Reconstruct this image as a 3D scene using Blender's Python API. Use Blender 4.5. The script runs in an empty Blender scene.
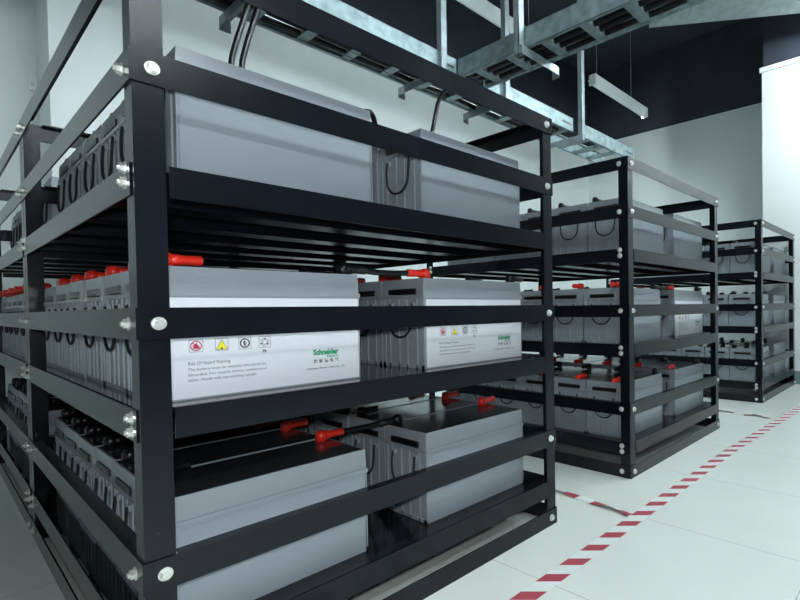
import bpy, bmesh, math, random
from mathutils import Vector, Matrix
random.seed(7)
S = 1.29                      # metres per layout unit (one rack width)
scene = bpy.context.scene
COL = scene.collection
PI = math.pi

# ------------------------------------------------------------------ materials
def mat(name, col, rough=.5, metal=0.0, spec=.5, noise=None, bump=None, emit=None, coat=0.0):
    m = bpy.data.materials.new(name); m.use_nodes = True
    nt = m.node_tree; b = nt.nodes['Principled BSDF']
    b.inputs['Base Color'].default_value = (*col, 1)
    b.inputs['Roughness'].default_value = rough
    b.inputs['Metallic'].default_value = metal
    b.inputs['Specular IOR Level'].default_value = spec
    b.inputs['Coat Weight'].default_value = coat
    tc = nt.nodes.new('ShaderNodeTexCoord')
    if noise:
        scale, amt = noise
        n = nt.nodes.new('ShaderNodeTexNoise'); n.inputs['Scale'].default_value = scale
        n.inputs['Detail'].default_value = 4
        nt.links.new(tc.outputs['Object'], n.inputs['Vector'])
        r = nt.nodes.new('ShaderNodeMapRange')
        r.inputs['From Min'].default_value = .3; r.inputs['From Max'].default_value = .7
        r.inputs['To Min'].default_value = 1 - amt; r.inputs['To Max'].default_value = 1 + amt
        nt.links.new(n.outputs['Fac'], r.inputs['Value'])
        mx = nt.nodes.new('ShaderNodeVectorMath'); mx.operation = 'SCALE'
        mx.inputs[0].default_value = col
        nt.links.new(r.outputs['Result'], mx.inputs['Scale'])
        nt.links.new(mx.outputs['Vector'], b.inputs['Base Color'])
    if bump:
        scale, st, dist = bump
        n = nt.nodes.new('ShaderNodeTexNoise'); n.inputs['Scale'].default_value = scale
        n.inputs['Detail'].default_value = 2
        nt.links.new(tc.outputs['Object'], n.inputs['Vector'])
        bp = nt.nodes.new('ShaderNodeBump'); bp.inputs['Strength'].default_value = st
        bp.inputs['Distance'].default_value = dist
        nt.links.new(n.outputs['Fac'], bp.inputs['Height'])
        nt.links.new(bp.outputs['Normal'], b.inputs['Normal'])
    if emit:
        b.inputs['Emission Color'].default_value = (*emit[0], 1)
        b.inputs['Emission Strength'].default_value = emit[1]
    return m

M = dict(
    rack=mat('black rack paint', (.0042, .0060, .0095), .24, spec=.31, bump=(220, .16, .0005), noise=(9, .25)),
    shelf=mat('black shelf sheet', (.0065, .0075, .0095), .10, spec=.5, noise=(6, .2)),
    case=mat('grey battery plastic', (.325, .37, .41), .42, spec=.45, bump=(500, .06, .0004)),
    lid=mat('grey lid plastic', (.30, .335, .37), .24, spec=.55),
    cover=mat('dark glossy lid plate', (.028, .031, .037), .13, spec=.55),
    sticker=mat('white label film', (.80, .82, .88), .32),
    ink=mat('dark print', (.06, .06, .075), .5),
    green=mat('green print', (.0, .30, .13), .5),
    redink=mat('crimson print', (.50, .02, .08), .5),
    yellow=mat('yellow print', (.90, .85, .02), .5),
    red=mat('red terminal boot', (.85, .028, .012), .3, coat=.3),
    black=mat('black rubber', (.006, .006, .008), .34),
    rope=mat('black rope', (.010, .010, .012), .7, bump=(900, .5, .001)),
    bolt=mat('zinc plated bolt', (.78, .80, .76), .28, metal=.55),
    galv=mat('galvanised steel', (.23, .31, .325), .42, metal=.4, noise=(22, .3)),
    galv2=mat('strut steel', (.28, .34, .36), .4, metal=.4, noise=(14, .2)),
    wall=mat('white wall paint', (.76, .815, .815), .6, noise=(2.5, .02)),
    navy=mat('dark navy paint', (.028, .036, .053), .75, noise=(3, .15)),
    duct=mat('foil faced insulation', (.33, .40, .405), .5, metal=.25, noise=(12, .18)),
    base=mat('teal grey skirting', (.16, .22, .215), .5),
    tapew=mat('white tape', (.84, .90, .875), .4),
    taper=mat('red tape', (.44, .07, .10), .42),
    plastic=mat('white plastic', (.80, .83, .83), .35),
    lamp=mat('lamp body enamel', (.62, .68, .69), .35),
    lit=mat('lit lamp tube', (.9, .95, .95), .5, emit=((.86, .97, 1.0), 165.0)),
    wash=mat('lit wall wash strip', (.9, .95, .95), .5, emit=((.84, .97, 1.0), 195.0)),
    fill_lit=mat('lit floodlight glass', (.9, .95, .95), .5, emit=((.88, .98, 1.0), 700.0)),  # glow of the lamp added for the column
)

def floor_material():
    m = bpy.data.materials.new('glossy white floor tile'); m.use_nodes = True
    nt = m.node_tree; b = nt.nodes['Principled BSDF']; L = nt.links
    geo = nt.nodes.new('ShaderNodeNewGeometry')
    mp = nt.nodes.new('ShaderNodeMapping'); mp.vector_type = 'POINT'
    t = .465 * S
    mp.inputs['Location'].default_value = (-.722 * S + 10 * t, .176 * S + 10 * t, 0)
    L.new(geo.outputs['Position'], mp.inputs['Vector'])
    br = nt.nodes.new('ShaderNodeTexBrick'); br.offset = 0; br.squash = 1
    br.inputs['Scale'].default_value = 1
    br.inputs['Brick Width'].default_value = t; br.inputs['Row Height'].default_value = t
    br.inputs['Mortar Size'].default_value = .0011; br.inputs['Mortar Smooth'].default_value = .3
    br.inputs['Color1'].default_value = (.82, .88, .825, 1)
    br.inputs['Color2'].default_value = (.83, .89, .84, 1)
    br.inputs['Mortar'].default_value = (.30, .33, .32, 1)
    L.new(mp.outputs['Vector'], br.inputs['Vector'])
    n = nt.nodes.new('ShaderNodeTexNoise'); n.inputs['Scale'].default_value = 3; n.inputs['Detail'].default_value = 5
    L.new(geo.outputs['Position'], n.inputs['Vector'])
    r = nt.nodes.new('ShaderNodeMapRange'); r.inputs['To Min'].default_value = .93; r.inputs['To Max'].default_value = 1.05
    L.new(n.outputs['Fac'], r.inputs['Value'])
    v = nt.nodes.new('ShaderNodeVectorMath'); v.operation = 'SCALE'
    L.new(br.outputs['Color'], v.inputs[0]); L.new(r.outputs['Result'], v.inputs['Scale'])
    L.new(v.outputs['Vector'], b.inputs['Base Color'])
    b.inputs['Roughness'].default_value = .24
    b.inputs['Specular IOR Level'].default_value = .4
    return m
M['floor'] = floor_material()

# ------------------------------------------------------------------ mesh helpers
def box(bm, x0, x1, y0, y1, z0, z1, mi=0):
    c = [bm.verts.new(p) for p in ((x0, y0, z0), (x1, y0, z0), (x1, y1, z0), (x0, y1, z0),
                                   (x0, y0, z1), (x1, y0, z1), (x1, y1, z1), (x0, y1, z1))]
    fs = []
    for q in ((0, 3, 2, 1), (4, 5, 6, 7), (0, 1, 5, 4), (1, 2, 6, 5), (2, 3, 7, 6), (3, 0, 4, 7)):
        f = bm.faces.new([c[i] for i in q]); f.material_index = mi; fs.append(f)
    return fs

def frustum(bm, a, z0, b, z1, mi=0):
    """box whose bottom rectangle a=(x0,x1,y0,y1) at z0 tapers to b at z1"""
    c = []
    for (r, z) in ((a, z0), (b, z1)):
        c += [bm.verts.new(p) for p in ((r[0], r[2], z), (r[1], r[2], z), (r[1], r[3], z), (r[0], r[3], z))]
    for q in ((0, 3, 2, 1), (4, 5, 6, 7), (0, 1, 5, 4), (1, 2, 6, 5), (2, 3, 7, 6), (3, 0, 4, 7)):
        f = bm.faces.new([c[i] for i in q]); f.material_index = mi

def tube(bm, pts, rad, n=8, mi=0, caps=True):
    pts = [Vector(p) for p in pts]
    rads = rad if isinstance(rad, (list, tuple)) else [rad] * len(pts)
    rings = []; prev = None
    for i, p in enumerate(pts):
        t = (pts[min(i + 1, len(pts) - 1)] - pts[max(i - 1, 0)]).normalized()
        if prev is None:
            u = t.orthogonal().normalized()
        else:
            u = (prev - t * prev.dot(t)).normalized()
        prev = u; w = t.cross(u)
        rings.append([bm.verts.new(p + rads[i] * (math.cos(2 * PI * k / n) * u + math.sin(2 * PI * k / n) * w)) for k in range(n)])
    for a, b in zip(rings, rings[1:]):
        for k in range(n):
            f = bm.faces.new((a[k], a[(k + 1) % n], b[(k + 1) % n], b[k])); f.smooth = True; f.material_index = mi
    if caps:
        bm.faces.new(rings[0][::-1]).material_index = mi
        bm.faces.new(rings[-1]).material_index = mi

def smooth_path(pts, k=6):
    pts = [Vector(p) for p in pts]; out = []
    for i in range(len(pts) - 1):
        p0 = pts[max(i - 1, 0)]; p1 = pts[i]; p2 = pts[i + 1]; p3 = pts[min(i + 2, len(pts) - 1)]
        for j in range(k):
            t = j / k
            out.append(.5 * ((2 * p1) + (p2 - p0) * t + (2 * p0 - 5 * p1 + 4 * p2 - p3) * t * t + (3 * p1 - p0 - 3 * p2 + p3) * t ** 3))
    out.append(pts[-1]); return out

def mesh(name, bm, mats, bevel=0.0, seg=2):
    if bevel:
        es = [e for e in bm.edges if len(e.link_faces) == 2 and e.calc_face_angle(0) > .5]
        bmesh.ops.bevel(bm, geom=es, offset=bevel, segments=seg, affect='EDGES', clamp_overlap=True)
    bmesh.ops.recalc_face_normals(bm, faces=bm.faces)
    me = bpy.data.meshes.new(name); bm.to_mesh(me); bm.free()
    for m in (mats if isinstance(mats, (list, tuple)) else [mats]):
        me.materials.append(m)
    return me

def link(name, me, parent=None, loc=(0, 0, 0), rot=(0, 0, 0)):
    o = bpy.data.objects.new(name, me); COL.objects.link(o)
    o.location = loc; o.rotation_euler = rot
    if parent: o.parent = parent
    return o

def tag(o, label, cat, group=None):
    o['label'] = label; o['category'] = cat
    if group: o['group'] = group
    return o

def struct(name, me, loc=(0, 0, 0)):
    o = link(name, me, None, loc); o['kind'] = 'structure'; return o

def empty(name, loc=(0, 0, 0), rz=0):
    o = bpy.data.objects.new(name, None); COL.objects.link(o)
    o.location = loc; o.rotation_euler = (0, 0, rz); o.empty_display_size = .1
    return o

def dup(root):
    r = root.copy(); COL.objects.link(r)
    for ch in list(root.children):
        c = ch.copy(); COL.objects.link(c); c.parent = r
        for g in list(ch.children):
            d = g.copy(); COL.objects.link(d); d.parent = c
    return r

def text_mesh(name, body, size, x, z, y, width=None, align='LEFT', extra=0.0, material=None, shear=0.0):
    """flat lettering standing in the XZ plane, facing -Y, its left end at x and baseline at z"""
    cu = bpy.data.curves.new('lettering', 'FONT'); cu.body = body; cu.size = size
    cu.align_x = align; cu.resolution_u = 2; cu.offset = extra; cu.shear = shear
    ob = bpy.data.objects.new('lettering', cu); COL.objects.link(ob)
    dg = bpy.context.evaluated_depsgraph_get(); dg.update()
    me = bpy.data.meshes.new_from_object(ob.evaluated_get(dg)); me.name = name
    bpy.data.objects.remove(ob); bpy.data.curves.remove(cu)
    xs = [v.co.x for v in me.vertices]
    k = 1.0
    if width and xs:
        k = width / max(1e-6, max(xs) - min(xs))
    x0 = min(xs) if xs else 0
    for v in me.vertices:
        v.co = Vector((x + (v.co.x - x0) * k, y, z + v.co.y))
    me.materials.clear(); me.materials.append(material)
    return me

def join_meshes(name, ms):
    bm = bmesh.new(); mats = []
    for me in ms:
        n0 = len(bm.faces); bm.from_mesh(me); bm.faces.ensure_lookup_table()
        mt = me.materials[0]
        if mt not in mats: mats.append(mt)
        for f in bm.faces[n0:]: f.material_index = mats.index(mt)
    me = bpy.data.meshes.new(name); bm.to_mesh(me); bm.free()
    for m in mats: me.materials.append(m)
    return me

# ------------------------------------------------------------------ battery
BL, BW, BH = .461, .211, .277
HX, HY = BL / 2, BW / 2

def case_mesh():
    bm = bmesh.new(); e = .0035
    box(bm, -HX + e, HX - e, -HY, HY, 0, .2155)              # main tub
    for s in (-1, 1):                                         # ribbed end faces
        xa, xb = (-HX, -HX + e + .002) if s < 0 else (HX - e - .002, HX)
        for (y0, y1) in ((-HY, -HY + .014), (-.072, -.066), (-.023, -.018), (.018, .023), (.066, .072), (HY - .014, HY)):
            box(bm, xa, xb, y0, y1, .0, .2155)
        box(bm, xa, xb, -HY, HY, .0, .010)
        for y in (-.055, .055):                               # rope eyelets
            box(bm, xa - (.004 if s < 0 else 0), xb + (.004 if s > 0 else 0), y - .007, y + .007, .190, .204)
    return mesh('battery_case', bm, M['case'])

def lid_mesh():
    bm = bmesh.new()
    o = .002
    box(bm, -HX - o, HX + o, -HY - o, HY + o, .2155, .226)     # overhanging flange
    # middle band with a grip recess at each end
    d = .016
    box(bm, -HX + d, HX - d, -HY + .001, HY - .001, .226, .247)
    for s in (-1, 1):
        xa, xb = (-HX + .001, -HX + d) if s < 0 else (HX - d, HX - .001)
        box(bm, xa, xb, -HY + .001, -.070, .226, .247)
        box(bm, xa, xb, .070, HY - .001, .226, .247)
    frustum(bm, (-HX + .001, HX - .001, -HY + .001, HY - .001), .247, (-HX + .003, HX - .003, -HY + .002, HY - .002), BH)
    return mesh('lid', bm, M['lid'])

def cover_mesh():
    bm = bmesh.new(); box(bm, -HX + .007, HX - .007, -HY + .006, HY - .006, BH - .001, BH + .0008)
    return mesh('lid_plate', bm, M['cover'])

def grip_mesh(s):
    bm = bmesh.new()
    xa, xb = (-HX - .003, -HX + .015) if s < 0 else (HX - .015, HX + .003)
    box(bm, xa, xb, -.068, .068, .229, .2455)
    return mesh('handle_grip', bm, M['black'], .003)

def rope_mesh(s):
    bm = bmesh.new(); x = s * (HX + .006)
    drop = .105
    P = [(x, -.055, .200), (x + s * .003, -.056, .165), (x + s * .004, -.050, .125), (x + s * .004, -.028, drop - .004),
         (x + s * .004, 0, drop - .010), (x + s * .004, .028, drop - .004), (x + s * .004, .050, .125), (x + s * .003, .056, .165), (x, .055, .200)]
    tube(bm, smooth_path(P, 4), .0036, 6)
    return mesh('rope_handle', bm, M['rope'])

def boot_mesh(sx, m, out=False):
    """terminal boot: round hood over the post, sleeve running inward along the lid"""
    bm = bmesh.new(); x = sx * (HX - .030); y = -HY + .028
    z = BH
    tube(bm, [(x, y, z - .001), (x, y, z + .018), (x, y, z + .027), (x, y, z + .031)], [.0165, .0165, .0135, .006], 14)
    d = sx if out else -sx
    tube(bm, [(x, y, z + .014), (x + d * .024, y, z + .015), (x + d * .030, y, z + .015), (x + d * .066, y, z + .015), (x + d * .068, y, z + .015)],
         [.0125, .0125, .0105, .0115, .009], 12)
    return mesh('terminal_cap', bm, m)

ICON = .026
def icon_frame(bm, x, z, s=ICON, t=.0007, y=-HY - .0016, mi=0):
    for (x0, x1, z0, z1) in ((x, x + s, z, z + t), (x, x + s, z + s - t, z + s), (x, x + t, z, z + s), (x + s - t, x + s, z, z + s)):
        quad(bm, x0, x1, z0, z1, y, mi)
def quad(bm, x0, x1, z0, z1, y, mi=0):
    f = bm.faces.new([bm.verts.new((a, y, b)) for a, b in ((x0, z0), (x1, z0), (x1, z1), (x0, z1))]); f.material_index = mi
def poly(bm, pts, y, mi=0):
    f = bm.faces.new([bm.verts.new((a, y, b)) for a, b in pts]); f.material_index = mi
def ring(bm, cx, cz, r0, r1, y, mi=0, n=24, a0=0, a1=2 * PI):
    for k in range(n):
        a, b = a0 + (a1 - a0) * k / n, a0 + (a1 - a0) * (k + 1) / n
        poly(bm, [(cx + r0 * math.cos(a), cz + r0 * math.sin(a)), (cx + r1 * math.cos(a), cz + r1 * math.sin(a)),
                  (cx + r1 * math.cos(b), cz + r1 * math.sin(b)), (cx + r0 * math.cos(b), cz + r0 * math.sin(b))], y, mi)
def flip_to_front(bm):
    bm.normal_update()
    for f in bm.faces:
        if f.normal.y > 0: f.normal_flip()

def label_parts():
    """white sticker on the -Y face with its print; returns [(name, mesh)] with the sticker first"""
    out = []
    bm = bmesh.new(); box(bm, -HX + .009, HX - .005, -HY - .0011, -HY + .0004, .0035, .2125)
    out.append(('hazard_label', mesh('hazard_label', bm, M['sticker'])))
    y = -HY - .0016; y2 = -HY - .0019; y3 = -HY - .0022
    X = lambda v: -HX + v
    z = .0985; h = ICON / 2
    # 1 no naked flame
    bm = bmesh.new(); x = X(.061); icon_frame(bm, x, z); c = (x + h, z + h)
    ring(bm, *c, .0088, .0108, y, 1)
    poly(bm, [(c[0] - .0055, c[1] - .006), (c[0] + .0055, c[1] - .006), (c[0] + .0065, c[1] - .001), (c[0] + .003, c[1] + .001),
              (c[0] + .001, c[1] + .0072), (c[0] - .002, c[1] + .003), (c[0] - .0055, c[1] + .001)], y, 1)
    poly(bm, [(c[0] - .0078, c[1] + .0064), (c[0] - .0064, c[1] + .0078), (c[0] + .0078, c[1] - .0064), (c[0] + .0064, c[1] - .0078)], y2, 1)
    flip_to_front(bm); out.append(('flame_symbol', mesh('flame_symbol', bm, [M['ink'], M['redink']])))
    # 2 yellow warning triangle
    bm = bmesh.new(); x = X(.110); icon_frame(bm, x, z); cx = x + h
    poly(bm, [(cx - .0115, z + .002), (cx + .0115, z + .002), (cx, z + .0240)], y, 0)
    poly(bm, [(cx - .0100, z + .003), (cx + .0100, z + .003), (cx, z + .0222)], y2, 1)
    poly(bm, [(cx - .0016, z + .0022), (cx + .0016, z + .0022), (cx + .0008, z + .0075), (cx - .0008, z + .0075)], y3, 0)
    flip_to_front(bm); out.append(('warning_symbol', mesh('warning_symbol', bm, [M['ink'], M['yellow']])))
    # 3 black ring with figure
    bm = bmesh.new(); x = X(.157); icon_frame(bm, x, z); c = (x + h, z + h)
    ring(bm, *c, .0078, .0108, y, 0)
    poly(bm, [(c[0] - .002, c[1] - .0058), (c[0] + .003, c[1] - .0058), (c[0] + .0035, c[1] + .001), (c[0] + .0005, c[1] + .006), (c[0] - .0025, c[1] + .005), (c[0] - .0035, c[1])], y, 0)
    poly(bm, [(c[0] + .0004, c[1] - .004), (c[0] + .0016, c[1] - .004), (c[0] + .0012, c[1] + .003), (c[0], c[1] + .003)], y2, 1)
    flip_to_front(bm); out.append(('eye_protection_symbol', mesh('eye_protection_symbol', bm, [M['ink'], M['sticker']])))
    # 4 recycling arrows with Pb
    bm = bmesh.new(); x = X(.200); icon_frame(bm, x, z); c = (x + h, z + h)
    for k in range(3):
        a = PI / 2 + k * 2 * PI / 3
        ring(bm, *c, .0052, .0062, y, 0, 8, a + .25, a + 1.7)
        ring(bm, *c, .0088, .0097, y, 0, 8, a + .25, a + 1.5)
        p = Vector((math.cos(a + 1.8), math.sin(a + 1.8))); q = Vector((-p.y, p.x)); cc = Vector(c)
        poly(bm, [tuple(cc + p * .0035), tuple(cc + p * .0112), tuple(cc + p * .0072 + q * .0045)], y, 0)
    flip_to_front(bm)
    pb = text_mesh('pb', 'Pb', .0095, X(.208), .0875, y, None, extra=.0003, material=M['ink'])
    out.append(('recycling_symbol', join_meshes('recycling_symbol', [mesh('arrows', bm, M['ink']), pb])))
    lines = [text_mesh('t', 'Risk Of Hazard Warning', .0105, X(.059), .0715, y, .080, extra=.0, material=M['ink'])]
    for zz, wd, s in ((.0595, .157, 'The battery must be recycled and cannot be'),
                      (.0485, .159, 'discarded. For recycle service contact your'),
                      (.0375, .136, 'dealer. Handle with care and keep upright.')):
        lines.append(text_mesh('t', s, .0088, X(.058), zz, y, wd, extra=.0, material=M['ink']))
    out.append(('warning_text', join_meshes('warning_text', lines)))
    lg = [text_mesh('t', 'Schneider', .0185, X(.329), .0715, y, .068, extra=.0010, material=M['green']),
          text_mesh('t', 'Electric', .0085, X(.366), .0635, y, .030, extra=.0002, material=M['green'])]
    for k, ch in enumerate('\u65bd\u8010\u5fb7\u7535\u6c14'):
        lg.append(text_mesh('t', ch, .0100, X(.330 + .0143 * k), .0520, y, None, extra=.0002, material=M['ink']))
    lg.append(text_mesh('t', 'Schneider Electric China Co. Ltd', .0058, X(.313), .0360, y, .100, extra=.0001, material=M['ink']))
    out.append(('brand_print', join_meshes('brand_print', lg)))
    return out

MESH = dict(case=case_mesh(), lid=lid_mesh(), gl=grip_mesh(-1), gr=grip_mesh(1), rl=rope_mesh(-1), rr=rope_mesh(1),
            red=boot_mesh(-1, M['red']), blk=boot_mesh(1, M['black']),
            redo=boot_mesh(-1, M['red'], True), blko=boot_mesh(1, M['black'], True), redk=boot_mesh(-1, M['black']), cover=cover_mesh())

def make_battery(with_label):
    t = empty('battery')
    link('battery_case', MESH['case'], t); l = link('lid', MESH['lid'], t)
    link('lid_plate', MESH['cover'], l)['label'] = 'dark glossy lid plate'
    for k in ('gl', 'gr'): link('handle_grip', MESH[k], l)
    for k in ('rl', 'rr'): link('rope_handle', MESH[k], t)
    link('terminal_cap', MESH['red'], t)['label'] = 'red terminal cap'
    link('terminal_cap', MESH['blk'], t)['label'] = 'black terminal cap'
    if with_label:
        lp = label_parts(); s = link(lp[0][0], lp[0][1], t)
        s['label'] = 'white printed hazard label'
        for n, me in lp[1:]: link(n, me, s)
    return t

# ------------------------------------------------------------------ rack
PW, PT = .050, .005            # angle iron width and thickness
RH = .0465 * S                 # rail height
LEV = dict(T=1.1728 * S, R=.9947 * S, M=.6257 * S, L=.2572 * S, B=.0236 * S)
SH = dict(z1=.8500 * S, z2=.5000 * S, z3=.1324 * S)
SHB = dict(z1=.8422 * S, z2=.477 * S, z3=.108 * S)   # bolt pairs

def bolt_mesh():
    bm = bmesh.new()               # axis +Y points outwards, the head standing on a washer
    tube(bm, [(0, 0, 0), (0, .002, 0)], .0125, 16)
    tube(bm, [(0, .002, 0), (0, .008, 0), (0, .0095, 0)], [.0098, .0098, .0078], 6)
    for f in bm.faces: f.smooth = False
    return mesh('bolt', bm, M['bolt'])
BOLT = bolt_mesh()
def long_bolt_mesh():
    bm = bmesh.new()
    tube(bm, [(0, 0, 0), (0, .002, 0)], .0125, 16)
    tube(bm, [(0, .002, 0), (0, .009, 0)], .0096, 6)
    tube(bm, [(0, .009, 0), (0, .013, 0)], .0048, 10)
    for f in bm.faces: f.smooth = False
    return mesh('bolt', bm, M['bolt'])
BOLTL = long_bolt_mesh()

def make_rack(loc, W, D, label, group='steel battery racks', skip=None):
    t = empty('battery_rack', loc); tag(t, label, 'rack', group)
    ztop = LEV['T'] + RH / 2
    zp = ztop - .006
    # posts, one mesh per corner orientation
    for sx in (0, 1):
        for sy in (0, 1):
            bm = bmesh.new()
            X = (lambda v: v) if sx == 0 else (lambda v: W - v)
            Y = (lambda v: v) if sy == 0 else (lambda v: D - v)
            def bx(x0, x1, y0, y1, z0, z1):
                a, b = sorted((X(x0), X(x1))); c, d = sorted((Y(y0), Y(y1))); box(bm, a, b, c, d, z0, z1)
            bx(0, PW, 0, PT, 0, zp); bx(0, PT, PT, PW, 0, zp)
            bx(PT, PW + .02, PT, PW + .02, 0, .006)                      # foot plate
            link('post', mesh('post', bm, M['rack'], .0012, 1), t)
    # rails: outer angle bars
    o = .004
    def rail(axis, side, z):
        bm = bmesh.new(); z0, z1 = z - RH / 2, z + RH / 2
        if axis == 'x':
            y0, y1 = (-o, 0) if side == 0 else (D, D + o)
            box(bm, -o, W + o, y0, y1, z0, z1)
            f0, f1 = (0, .026) if side == 0 else (D - .026, D)
            if z > .2: box(bm, PW + .006, W - PW - .006, f0, f1, z1 - .004, z1)
        else:
            x0, x1 = (-o, 0) if side == 0 else (W, W + o)
            box(bm, x0, x1, 0, D, z0, z1)
            f0, f1 = (0, .026) if side == 0 else (W - .026, W)
            if z > .2: box(bm, f0, f1, PW + .006, D - PW - .006, z1 - .004, z1)
        link('rail', mesh('rail', bm, M['rack'], .0010, 1), t)
    for k, z in LEV.items():
        for ax in 'xy':
            for s in (0, 1): rail(ax, s, z)
    # shelves
    for k, z in SH.items():
        bm = bmesh.new()
        box(bm, PT + .001, W - PT - .001, PT + .001, D - PT - .001, z - .003, z)
        sh = link('shelf', mesh('shelf', bm, M['shelf']), t)
        lip = .008 * S if k == 'z1' else 0.0
        h = .047 * S
        for nm, (x0, x1, y0, y1) in (('f', (PW + .004, W - PW - .004, -.002, .002)), ('b', (PW + .004, W - PW - .004, D - .002, D + .002)),
                                     ('l', (-.003, .001, .016, D - .016)), ('r', (W - .001, W + .003, .016, D - .016))):
            bm = bmesh.new(); box(bm, x0, x1, y0, y1, z - h + lip, z + lip)
            link('shelf_beam', mesh('shelf_beam', bm, M['rack'], .0008, 1), sh)
        for j in range(5):
            yy = D * (j + .7) / 5.4
            bm = bmesh.new(); box(bm, .008, W - .008, yy, yy + .004, z - .034, z - .004); box(bm, .008, W - .008, yy + .004, yy + .085, z - .034, z - .030); box(bm, .008, W - .008, yy + .081, yy + .085, z - .030, z - .004)
            link('crossbar', mesh('crossbar', bm, M['rack']), sh)
    # bolts
    fx = .0241 * S; fy = .034 * S
    for k, z in LEV.items():
        for s in (0, 1):
            x = fx if s == 0 else W - fx
            if skip != 'front': link('bolt', BOLT, t, (x, -o, z), (0, 0, PI))
            if skip != 'back': link('bolt', BOLT, t, (x, D + o, z), (0, 0, 0))
            y = fy if s == 0 else D - fy
            link('bolt', BOLTL, t, (-o, y, z), (0, 0, PI / 2))
            link('bolt', BOLTL, t, (W + o, y, z), (0, 0, -PI / 2))
    for k, z in SHB.items():
        for dz in (-.0105 * S, .0105 * S):
            for s in (0, 1):
                y = fy if s == 0 else D - fy
                link('bolt', BOLTL, t, (-.003, y, z + dz), (0, 0, PI / 2))
                link('bolt', BOLTL, t, (W + .003, y, z + dz), (0, 0, -PI / 2))
    return t

D1 = 1.149 * S
RACKS = {
    'A': dict(x=0, y=0, W=S, name='nearest rack'),
    'D': dict(x=0, y=D1 + .0086, W=S, name='rack at the left edge'),
    'B': dict(x=1.4757 * S, y=0, W=.975 * S, name='middle rack'),
    'C': dict(x=3.2914 * S, y=0, W=.966 * S, name='far right rack'),
}
make_rack((0, 0, 0), S, D1, 'black bolted steel rack nearest the camera, three shelves of grey batteries', skip='back')
make_rack((0, D1 + .0086, 0), S, D1, 'black steel rack at the left edge, butted behind the nearest rack', skip='front')
make_rack((RACKS['B']['x'], 0, 0), RACKS['B']['W'], D1, 'black steel battery rack in the middle, beyond the gap from the nearest rack')
make_rack((RACKS['C']['x'], 0, 0), RACKS['C']['W'], D1, 'smallest looking black battery rack, far right by the white column')

# ------------------------------------------------------------------ batteries on the shelves
plain = make_battery(False); marked = make_battery(True)
used = {'p': False, 'm': False}
ROT = {'A': {'z1': 1, 'z2': 0, 'z3': 1}, 'D': {'z1': 1, 'z2': 0, 'z3': 1},
       'B': {'z1': 1, 'z2': 0, 'z3': 0}, 'C': {'z1': 1, 'z2': 1, 'z3': 1}}
X0 = {'z1': (.068, .557), 'z2': (.030, .5575), 'z3': (.040, .5569)}
TN = {'z1': 'top', 'z2': 'middle', 'z3': 'bottom'}
RN = ['front', 'second', 'third', 'fourth', 'fifth', 'rearmost']
PITCH = .1695
centres = {}
for rk, R in RACKS.items():
    for tk in ('z1', 'z2', 'z3'):
        rot = ROT[rk][tk]
        for c in (0, 1):
            for r in range(6):
                lab = tk == 'z2' and ((rk == 'A') or (rk == 'B' and c == 1))
                key = 'm' if lab else 'p'; src = marked if lab else plain
                b = dup(src) if used[key] else src
                used[key] = True
                jx, ja = (0, 0) if r == 0 else (random.uniform(-.004, .004), random.uniform(-.005, .005))
                x = R['x'] + X0[tk][c] * S + HX + jx
                if rk in 'BC' and c == 1: x -= .02 * S
                y = R['y'] + (.0516 + PITCH * r) * S + HY
                z = SH[tk]
                if r == 0:            # front row: the caps at the gap point at each other
                    want = 'red' if (c == 0) == bool(rot) else 'black'
                    for ch in b.children:
                        if ch.get('label', '') == want + ' terminal cap': ch.data = MESH['redo' if want == 'red' else 'blko']
                if rk == 'C':
                    for ch in b.children:
                        if ch.get('label', '') == 'red terminal cap':
                            ch.data = MESH['redk']; ch['label'] = 'black terminal cap'
                b.location = (x, y, z + .0004); b.rotation_euler = (0, 0, (PI if rot else 0) + ja)
                centres[(rk, tk, c, r)] = (x, y, z)
                side = 'left' if c == 0 else 'right'
                if lab and r == 0:
                    L = 'battery with printed white hazard label, %s one on middle shelf of %s' % (side, R['name'])
                elif rot == 0:
                    L = 'red capped grey battery, %s shelf of %s, %s column, %s row' % (TN[tk], R['name'], side, RN[r])
                else:
                    L = 'grey battery, %s shelf of %s, %s column, %s row' % (TN[tk], R['name'], side, RN[r])
                tag(b, L, 'battery', 'batteries on the %s' % R['name'])

# link cables between the left and right battery of a row
def cable(name, pts, r, label, group, n=8):
    bm = bmesh.new(); tube(bm, smooth_path(pts, 6), r, n)
    return tag(link(name, mesh(name, bm, M['black'])), label, 'cable', group)
for rk in 'AB':
    for tk in ('z1', 'z2', 'z3'):
        rot = ROT[rk][tk]
        xa, ya, z = centres[(rk, tk, 0, 0)]; xb, yb, _ = centres[(rk, tk, 1, 0)]
        sg = 1 if rot else -1
        yo = sg * (HY - .028); zz = z + BH + .0155
        pa = (xa + HX - .030 + .062, ya + yo, zz); pb = (xb - HX + .030 - .062, yb + yo, zz)
        q = (pb[0] - pa[0])
        mid = [(pa[0] + q * .3, pa[1] + .006, zz - .003), (pa[0] + q * .7, pa[1] + .006, zz - .003)]
        if rk == 'A' and tk == 'z1':       # this link arches up and forward over the gap
            mid = [(pa[0] + q * .15, pa[1] - .03, zz + .028), (pa[0] + q * .45, pa[1] - .06, zz + .036), (pa[0] + q * .8, pa[1] - .03, zz + .012)]
        cable('link_cable', [pa] + mid + [pb], .0085,
              'black link cable joining the two front batteries, %s shelf of %s' % (TN[tk], RACKS[rk]['name']), 'battery link cables')

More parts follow.
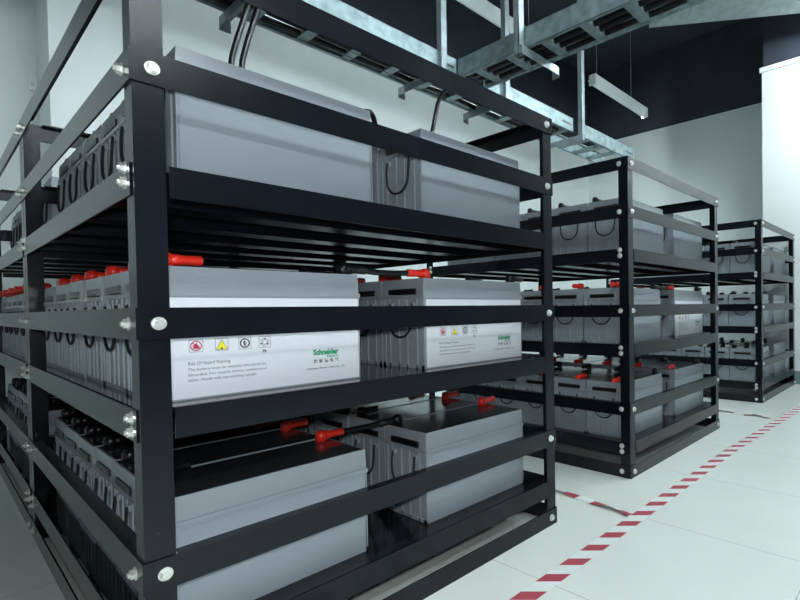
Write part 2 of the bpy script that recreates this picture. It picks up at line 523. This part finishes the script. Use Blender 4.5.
# ------------------------------------------------------------------ room shell
YR = 2.78 * S
XL, XR, YF, YB, ZT, ZP = -4.5 * S, 5.05 * S, -3.0 * S, 2.40 * S, 3.45 * S, 2.60 * S
def wallmesh(name, x0, x1, y0, y1):
    bm = bmesh.new(); box(bm, x0, x1, y0, y1, 0, ZP, 0); box(bm, x0, x1, y0, y1, ZP, ZT, 1)
    return mesh(name, bm, [M['wall'], M['navy']])
bm = bmesh.new(); box(bm, XL - .1, XR + .1, YF - .1, YR + .1, -.1, 0); struct('floor', mesh('floor', bm, M['floor']))
bm = bmesh.new(); box(bm, XL - .1, XR + .1, YF - .1, YR + .1, ZT, ZT + .1); struct('ceiling', mesh('ceiling', bm, M['navy']))
struct('wall_back', wallmesh('wall_back', .226 * S, XR, YB, YR + .1))
bm = bmesh.new(); box(bm, XL, .226 * S, YR, YR + .1, 0, ZP, 0); box(bm, XL, .226 * S, YR, YR + .1, ZP, ZT, 1)
struct('wall_back.001', mesh('wall_back', bm, [M['wall'], M['navy']]))
struct('wall_left', wallmesh('wall_left', XL - .1, XL, YF, YR + .1))
struct('wall_right', wallmesh('wall_right', XR, XR + .1, YF, YB + .2))
bm = bmesh.new(); box(bm, XL, XR, YF - .1, YF, 0, ZT); struct('wall_front', mesh('wall_front', bm, M['navy']))
# projecting white column / return at the far right
XC = 4.30 * S; YC = .24 * S
bm = bmesh.new(); box(bm, XC, XR, -2.2 * S, YC, 0, ZP, 0); box(bm, XC + .012, XR, -2.2 * S, YC - .012, ZP, ZT, 1)
struct('wall_right.001', mesh('wall_right', bm, [M['wall'], M['navy']]))
bm = bmesh.new(); box(bm, XC - .02, XC, -2.2 * S, YC + .02, ZP - .05, ZP); struct('trim_1', mesh('trim', bm, M['wall'], .008))
bm = bmesh.new(); box(bm, XC - .012, XC, -2.2 * S, YC, 0, .105 * S); struct('baseboard_right', mesh('baseboard', bm, M['base'], .003))

# wall switch remote holder
bm = bmesh.new(); xs, zs = .2088 * S, 1.8655 * S; yw = YR
sw = empty('wall_switch', (xs, yw, zs)); tag(sw, 'small white remote holder on the grey wall at upper left', 'switch')
box(bm, -.020, .020, -.022, 0, -.062, .062); link('holder_body', mesh('holder_body', bm, M['plastic'], .008, 3), sw)
bm = bmesh.new(); box(bm, -.011, .011, -.0255, -.020, -.035, -.008); link('button_panel', mesh('button_panel', bm, M['lamp'], .003), sw)
bm = bmesh.new(); box(bm, -.011, .011, -.0255, -.020, .004, .036); link('display_window', mesh('display_window', bm, M['plastic'], .003), sw)

# ------------------------------------------------------------------ cable trays
TZ = 1.600 * S; RAILH = .075 * S
def ladder_tray(loc, length, width, rungs, label, rz=0, gaps=(), tab=0.04):
    """ladder tray along local +X, front rail at y=0"""
    t = empty('cable_tray', loc, rz); tag(t, label, 'cable tray', 'galvanised cable trays')
    for y0, y1, f in ((0, .003, 1), (width - .003, width, -1)):
        segs = [(0, length)]
        if f == 1 and gaps:
            segs = []; a = 0
            for g0, g1 in gaps: segs.append((a, g0)); a = g1
            segs.append((a, length))
        for a, b in segs:
            bm = bmesh.new()
            box(bm, a, b, y0, y1, 0, RAILH)
            yy = (y0, y0 + .018) if f == 1 else (y1 - .018, y1)
            box(bm, a, b, yy[0], yy[1], 0, .002); box(bm, a, b, yy[0], yy[1], RAILH - .002, RAILH)
            r = link('side_rail', mesh('side_rail', bm, M['galv']), t)
            if f == 1:                                           # slotted splice at the right end
                bm = bmesh.new(); box(bm, b - .13, b - .02, y0 - .003, y0, RAILH * .42, RAILH * .52)
                s = link('splice_slot', mesh('splice_slot', bm, M['ink']), r); s['label'] = 'dark splice slot'
    for x in rungs:
        bm = bmesh.new(); box(bm, x - .024, x + .024, .003, width - .003, .004, .007)
        box(bm, x - .024, x - .021, .003, width - .003, .007, .022); box(bm, x + .021, x + .024, .003, width - .003, .007, .022)
        link('rung', mesh('rung', bm, M['galv']), t)
    return t
ty, tw = .655 * S, .222 * S
xs0 = -.30 * S
r1 = [(k * .172 + .518 - 5 * .172) * S - xs0 for k in range(0, 16)]
r1 = [x for x in r1 if .03 < x < 2.09 * S - xs0 and abs(x + xs0 - 1.16 * S) > .05]
ladder_tray((xs0, ty, TZ), 2.105 * S - xs0, tw, r1, 'long galvanised ladder tray hanging above the nearest rack',
            gaps=[((1.243) * S - xs0, 1.405 * S - xs0)])
r2 = [.10 * S + k * .158 * S for k in range(4)]
ladder_tray((2.185 * S, ty, TZ), .625 * S, tw, r2, 'short galvanised ladder tray ending above the middle rack')
# cross tray running towards the camera, joined to the long tray
cl = 1.9 * S
rc = [.10 * S + k * .168 * S for k in range(11)]
ladder_tray((1.248 * S, ty - .004, TZ), cl, .157 * S, rc, 'galvanised ladder tray crossing overhead at right angles to the long tray', rz=-PI / 2)

# trapeze hangers
def hanger(x, y0, y1, label, along='y', tabs=True):
    t = empty('tray_hanger', (x, y0, TZ)); tag(t, label, 'hanger', 'tray hangers')
    d = y1 - y0
    def rod(px, py):
        bm = bmesh.new(); w = .021
        box(bm, px - w, px + w, py - w * .5, py - w * .5 + .003, -.035, ZT - TZ)
        box(bm, px - w, px - w + .003, py - w * .5, py + w, -.035, ZT - TZ); box(bm, px + w - .003, px + w, py - w * .5, py + w, -.035, ZT - TZ)
        link('hanging_channel', mesh('hanging_channel', bm, M['galv2']), t)
    bm = bmesh.new()
    if along == 'y':
        rod(0, -.014)
        box(bm, -.022, .022, -.03, d + .05, -.004, -.001); box(bm, -.022, -.019, -.03, d + .05, -.042, -.004)
        box(bm, -.022, .022, d + .047, d + .05, -.055, -.004)
    else:
        rod(-.026, 0)
        box(bm, -.04, d + .06, -.022, .022, -.004, -.001); box(bm, -.04, d + .06, -.022, -.019, -.042, -.004)
        box(bm, d + .057, d + .06, -.022, .022, -.055, -.004)
    link('support_bracket', mesh('support_bracket', bm, M['galv2']), t)
for x, w in ((.46, 'steel hanger of the long tray, leftmost above the nearest rack'), (1.160, 'steel hanger of the long tray, just left of the crossing tray'),
             (1.545, 'steel hanger of the long tray, just right of the crossing tray'), (2.180, 'steel hanger where the two trays meet above the gap between racks')):
    hanger(x * S, ty, ty + tw, w)
hanger(1.248 * S, .30 * S, .30 * S + .157 * S, 'steel hanger carrying the crossing tray, with an angle bracket', along='x')

# black power cables lying in the trays and dropping to the racks
def trayline(y, wob, n=14, x0=-.3, x1=2.75, z=.03):
    return [((x0 + (x1 - x0) * k / n) * S, y + random.uniform(-wob, wob), TZ + z + random.uniform(0, .006)) for k in range(n + 1)]
cable('power_cable', [(.475 * S, .70 * S, TZ + .035), (.462 * S, .71 * S, TZ + .012), (.44 * S, .72 * S, 1.515 * S), (.418 * S, .72 * S, 1.44 * S), (.402 * S, .72 * S, 1.36 * S), (.396 * S, .70 * S, 1.2 * S), (.40 * S, .66 * S, 1.10 * S), (.43 * S, .60 * S, 1.078 * S)], .0105, 'left of two thick black cables hanging from the long tray into the nearest rack', 'hanging power cables', 12)
cable('power_cable', [(.506 * S, .70 * S, TZ + .035), (.492 * S, .71 * S, TZ + .012), (.467 * S, .72 * S, 1.515 * S), (.446 * S, .72 * S, 1.44 * S), (.431 * S, .72 * S, 1.36 * S), (.427 * S, .70 * S, 1.2 * S), (.434 * S, .66 * S, 1.10 * S), (.468 * S, .60 * S, 1.078 * S)], .0105, 'right of two thick black cables hanging from the long tray into the nearest rack', 'hanging power cables', 12)
cable('power_cable', [(1.30 * S, .74 * S, TZ + .02), (1.262 * S, .75 * S, 1.575 * S), (1.228 * S, .75 * S, 1.525 * S), (1.208 * S, .75 * S, 1.46 * S), (1.190 * S, .75 * S, 1.39 * S), (1.13 * S, .74 * S, 1.2 * S), (1.02 * S, .70 * S, 1.11 * S), (.88 * S, .62 * S, 1.078 * S)], .0115, 'black cable dropping from under the crossing tray behind the right top battery', 'hanging power cables', 10)
for k in range(9):
    row = k % 5; lay = k // 5
    yy = (.026 + .040 * row + .020 * lay) * S; nm = ('frontmost', 'second', 'third', 'fourth', 'rearmost')[row] if lay == 0 else ('first', 'second', 'third', 'last')[row] + ' upper'
    cable('tray_cable', trayline(ty + yy, .004, x1=2.06, z=.017 + .024 * lay), .0150, 'black power cable lying along the long tray, %s from the front' % nm, 'cables in the long tray')
for k in range(7):
    row = k % 4; lay = k // 4
    xx = .022 + .037 * row + .018 * lay; nm = ('leftmost', 'second', 'third', 'rightmost')[row] if lay == 0 else ('left', 'middle', 'right')[row] + ' upper'
    pts = [((1.248 + xx) * S + random.uniform(-.003, .003), (.62 - 1.75 * j / 12) * S, TZ + .018 + .024 * lay + random.uniform(0, .005)) for j in range(13)]
    cable('tray_cable', pts, .0135, 'black power cable lying along the crossing tray, %s of the bed' % nm, 'cables in the crossing tray')

# ------------------------------------------------------------------ batten lights and duct
def batten(loc, length, label, kind='tube', drop=True):
    """kind 'tube': twin bare tubes over the aisle; 'wash': trough whose skirt faces -Y and whose lit strip throws light back and down"""
    t = empty('batten_light', loc); tag(t, label, 'ceiling light', 'batten lights')
    bm = bmesh.new()
    if kind == 'tube':
        frustum(bm, (0, length, -.045, .045), -.02, (0, length, -.025, .025), .022)
        box(bm, 0, length, -.060, -.045, -.028, -.014); box(bm, 0, length, .045, .060, -.028, -.014)
        link('housing', mesh('housing', bm, M['lamp']), t)
        for y in (-.026, .026):
            bm = bmesh.new(); tube(bm, [(.03, y, -.030), (length - .03, y, -.030)], .010, 10)
            link('lamp_tube', mesh('lamp_tube', bm, M['lit']), t)
    else:
        box(bm, 0, length, -.050, .006, -.024, -.020)                    # reflector plate
        frustum(bm, (0, length, -.050, -.046), -.076, (0, length, -.080, -.076), .022)   # slanted front skirt
        box(bm, 0, length, -.058, -.044, -.082, -.075); box(bm, 0, length, -.080, -.012, .018, .024)
        link('housing', mesh('housing', bm, M['lamp']), t)
        bm = bmesh.new(); box(bm, .02, length - .02, -.045, -.006, -.030, -.0245)
        link('lit_strip', mesh('lit_strip', bm, M['wash']), t)
    for x in (0, length):
        bm = bmesh.new(); box(bm, x - .006, x + .006, -.066 if kind == 'tube' else -.082, .060 if kind == 'tube' else -.012, -.056 if kind == 'tube' else -.074, .024); link('end_cap', mesh('end_cap', bm, M['lamp']), t)
    if drop:
        for x in (.15, length - .22):
            bm = bmesh.new(); tube(bm, [(x, 0, .02), (x, 0, ZT - loc[2])], .0025, 6); link('hanging_wire', mesh('hanging_wire', bm, M['galv2']), t)
    return t
LZ = 2.30 * S; LY = 1.07 * S
batten((2.935 * S, LY, LZ), .83 * S, 'grey backed batten light hanging high in front of the dark wall', 'wash')
batten((1.40 * S, LY, LZ), 1.02 * S, 'grey backed batten light hanging behind the crossing tray', 'wash')
batten((.05 * S, LY, LZ), .86 * S, 'grey backed batten light high above the nearest rack, out of the picture', 'wash')

batten((-.70 * S, 2.10 * S, LZ), .18 * S, 'unseen batten light added to brighten the left recess wall', 'wash')  # no fixture known here; extra lamp added to lift the dim recess wall

# rounded insulated duct, upper right
bm = bmesh.new(); Ld, Wd, Hd = 5.2 * S * .62, .62 * S, .30 * S
box(bm, 0, Ld, 0, Wd, 0, Hd)
bmesh.ops.bevel(bm, geom=[e for e in bm.edges], offset=.09, segments=5, affect='EDGES')
d = empty('air_duct', (3.44 * S, .80 * S, 2.80 * S)); tag(d, 'pale grey insulated air duct crossing the upper right corner', 'duct')
link('duct_body', mesh('duct_body', bm, M['duct']), d)
for k in range(4):
    bm = bmesh.new(); box(bm, .42 + .8 * k, .435 + .8 * k, -.001, Wd + .001, -.001, Hd + .001)
    bmesh.ops.bevel(bm, geom=[e for e in bm.edges if abs(e.verts[0].co.x - e.verts[1].co.x) > .001], offset=.09, segments=5, affect='EDGES')
    link('duct_seam', mesh('duct_seam', bm, M['galv2']), d)
for k in (0, 1):
    bm = bmesh.new(); tube(bm, [(.3 + 1.6 * k, Wd / 2, Hd), (.3 + 1.6 * k, Wd / 2, ZT - 2.70 * S)], .006, 8); link('hanging_rod', mesh('hanging_rod', bm, M['galv2']), d)
a = Vector((3.754 - 3.528, .0947 - .471)).normalized()
d.rotation_euler = (0, 0, math.atan2(a.y, a.x))
# far (image-left) long edge of the duct passes through (3.66,.53)-(3.99,-.10): duct body lies on the near side
d.location = (3.40 * S - a.x * .22, .71 * S - a.y * .22, 2.70 * S)
off = Vector((a.y, -a.x)) * Wd
d.location.x += off.x; d.location.y += off.y

# ------------------------------------------------------------------ floor tape
def tape_main():
    bm = bmesh.new()
    def cy(x):                          # centre line
        if x < 2.05: return -.176
        return -.176 - (x - 2.05) * .040
    w = .0235; sh = .0185; z = .0006
    def P(x, s):                        # s=+1 far edge, -1 near edge; slanted stripes
        return bm.verts.new(((x - s * sh) * S, (cy(x) + s * w) * S, z))
    x = .747 - .0945 * 9 - .0205
    k = 0
    while x < 3.95:
        for dx, mi in ((.0415, 1), (.053, 0)):
            f = bm.faces.new((P(x, -1), P(x + dx, -1), P(x + dx, 1), P(x, 1))); f.material_index = mi
            x += dx
    return mesh('floor_tape', bm, [M['tapew'], M['taper']])
tag(link('floor_tape', tape_main()), 'long red and white striped tape stuck along the aisle floor', 'floor tape')
def tape_loose(path, w=.0165):
    bm = bmesh.new(); rows = []; pts = smooth_path([(x, y, 0) for x, y in path], 8); L = 0
    for k, p in enumerate(pts):
        if k: L += (p - pts[k - 1]).length
        t = (pts[min(k + 1, len(pts) - 1)] - pts[max(k - 1, 0)]).normalized(); nrm = Vector((-t.y, t.x, 0))
        a = .16 + .24 * math.sin(L * 26)
        zc = abs(math.sin(a)) * w + .001
        rows.append((L, [bm.verts.new(((p.x + s * w * math.cos(a) * nrm.x) * S, (p.y + s * w * math.cos(a) * nrm.y) * S, (zc + s * w * math.sin(a)) * S)) for s in (-1, 1)]))
    for (l0, a), (l1, b) in zip(rows, rows[1:]):
        f = bm.faces.new((a[0], b[0], b[1], a[1])); f.material_index = 1 if ((l0 + l1) / 2 + .02) % .118 < .052 else 0; f.smooth = True
    return mesh('loose_tape', bm, [M['tapew'], M['taper']])
tag(link('loose_tape', tape_loose([(1.176, -.150), (1.188, -.09), (1.193, -.016), (1.206, .07), (1.206, .16), (1.20, .30), (1.215, .5), (1.21, .72)])), 'loose twisted red and white tape between the nearest and middle racks', 'floor tape', 'loose tape strips')
tag(link('loose_tape', tape_loose([(2.835, -.150), (2.872, -.064), (2.85, -.001), (2.885, .08), (2.872, .12), (2.88, .3), (2.87, .55)])), 'loose twisted red and white tape between the middle and far racks', 'floor tape', 'loose tape strips')

# ------------------------------------------------------------------ lamps of the front aisle, floodlight added for the column (out of frame)
WHERE = ('first', 'second', 'third')
for k, xx in enumerate((.15, 1.30, 2.40)):
    batten((xx * S, -.62 * S, LZ), .90 * S, 'twin tube white batten light above the striped tape, %s from the left' % WHERE[k])
batten((-.15 * S, -2.35 * S, LZ), 1.0 * S, 'twin tube white batten light close to the dark front wall')
fl = empty('fill_lamp', (3.55 * S, -.95 * S, 2.62 * S), -PI / 2); tag(fl, 'small unseen lamp added to brighten the white column', 'fill_lamp')  # not a known fixture: added out of view to whiten the projecting column
bm = bmesh.new(); frustum(bm, (-.16, .16, -.11, -.09), -.10, (-.16, .16, -.11, -.09), .10); box(bm, -.13, .13, -.09, .0, -.08, .08)
link('housing', mesh('housing', bm, M['lamp'], .004), fl)
bm = bmesh.new(); box(bm, -.145, .145, .0, .006, -.085, .085); link('lit_glass', mesh('lit_glass', bm, M['fill_lit']), fl)
bm = bmesh.new(); box(bm, -.012, .012, -.06, -.036, .08, ZT - 2.62 * S); link('support_arm', mesh('support_arm', bm, M['galv2']), fl)
fl_ = bpy.data.lights.new('camera_flash', 'POINT'); fl_.energy = 38; fl_.shadow_soft_size = .035; fl_.color = (.92, .97, 1.0)
fo = bpy.data.objects.new('camera_flash', fl_); COL.objects.link(fo); fo.location = (-.215 * S, -.885 * S, .70 * S)
w = bpy.data.worlds.new('room air'); scene.world = w; w.use_nodes = True
w.node_tree.nodes['Background'].inputs[0].default_value = (.6, .75, .8, 1)
w.node_tree.nodes['Background'].inputs[1].default_value = .05

# ------------------------------------------------------------------ camera
F, CX, CY = 499.9956, 522.9029, 316.9874
yaw, pitch, roll = .8791, -.0171, -.0144
fwd = Vector((math.sin(yaw) * math.cos(pitch), math.cos(yaw) * math.cos(pitch), math.sin(pitch)))
right = Vector((math.cos(yaw), -math.sin(yaw), 0)); up = right.cross(fwd)
c, s = math.cos(roll), math.sin(roll)
r2_, u2_ = c * right + s * up, -s * right + c * up
cam = bpy.data.cameras.new('camera'); co = bpy.data.objects.new('camera', cam); COL.objects.link(co)
m3 = Matrix((r2_, u2_, -fwd)).transposed()
co.matrix_world = Matrix.Translation(Vector((-.1986, -.8768, .64)) * S) @ m3.to_4x4()
cam.sensor_fit = 'HORIZONTAL'; cam.sensor_width = 36; cam.lens = F / 800 * 36
cam.shift_x = (400 - CX) / 800; cam.shift_y = (CY - 300) / 800
cam.clip_start = .02
scene.camera = co

scene.view_settings.view_transform = 'Standard'; scene.view_settings.look = 'None'
scene.view_settings.gamma = 1; scene.view_settings.use_curve_mapping = False
scene.view_settings.exposure = 0.0
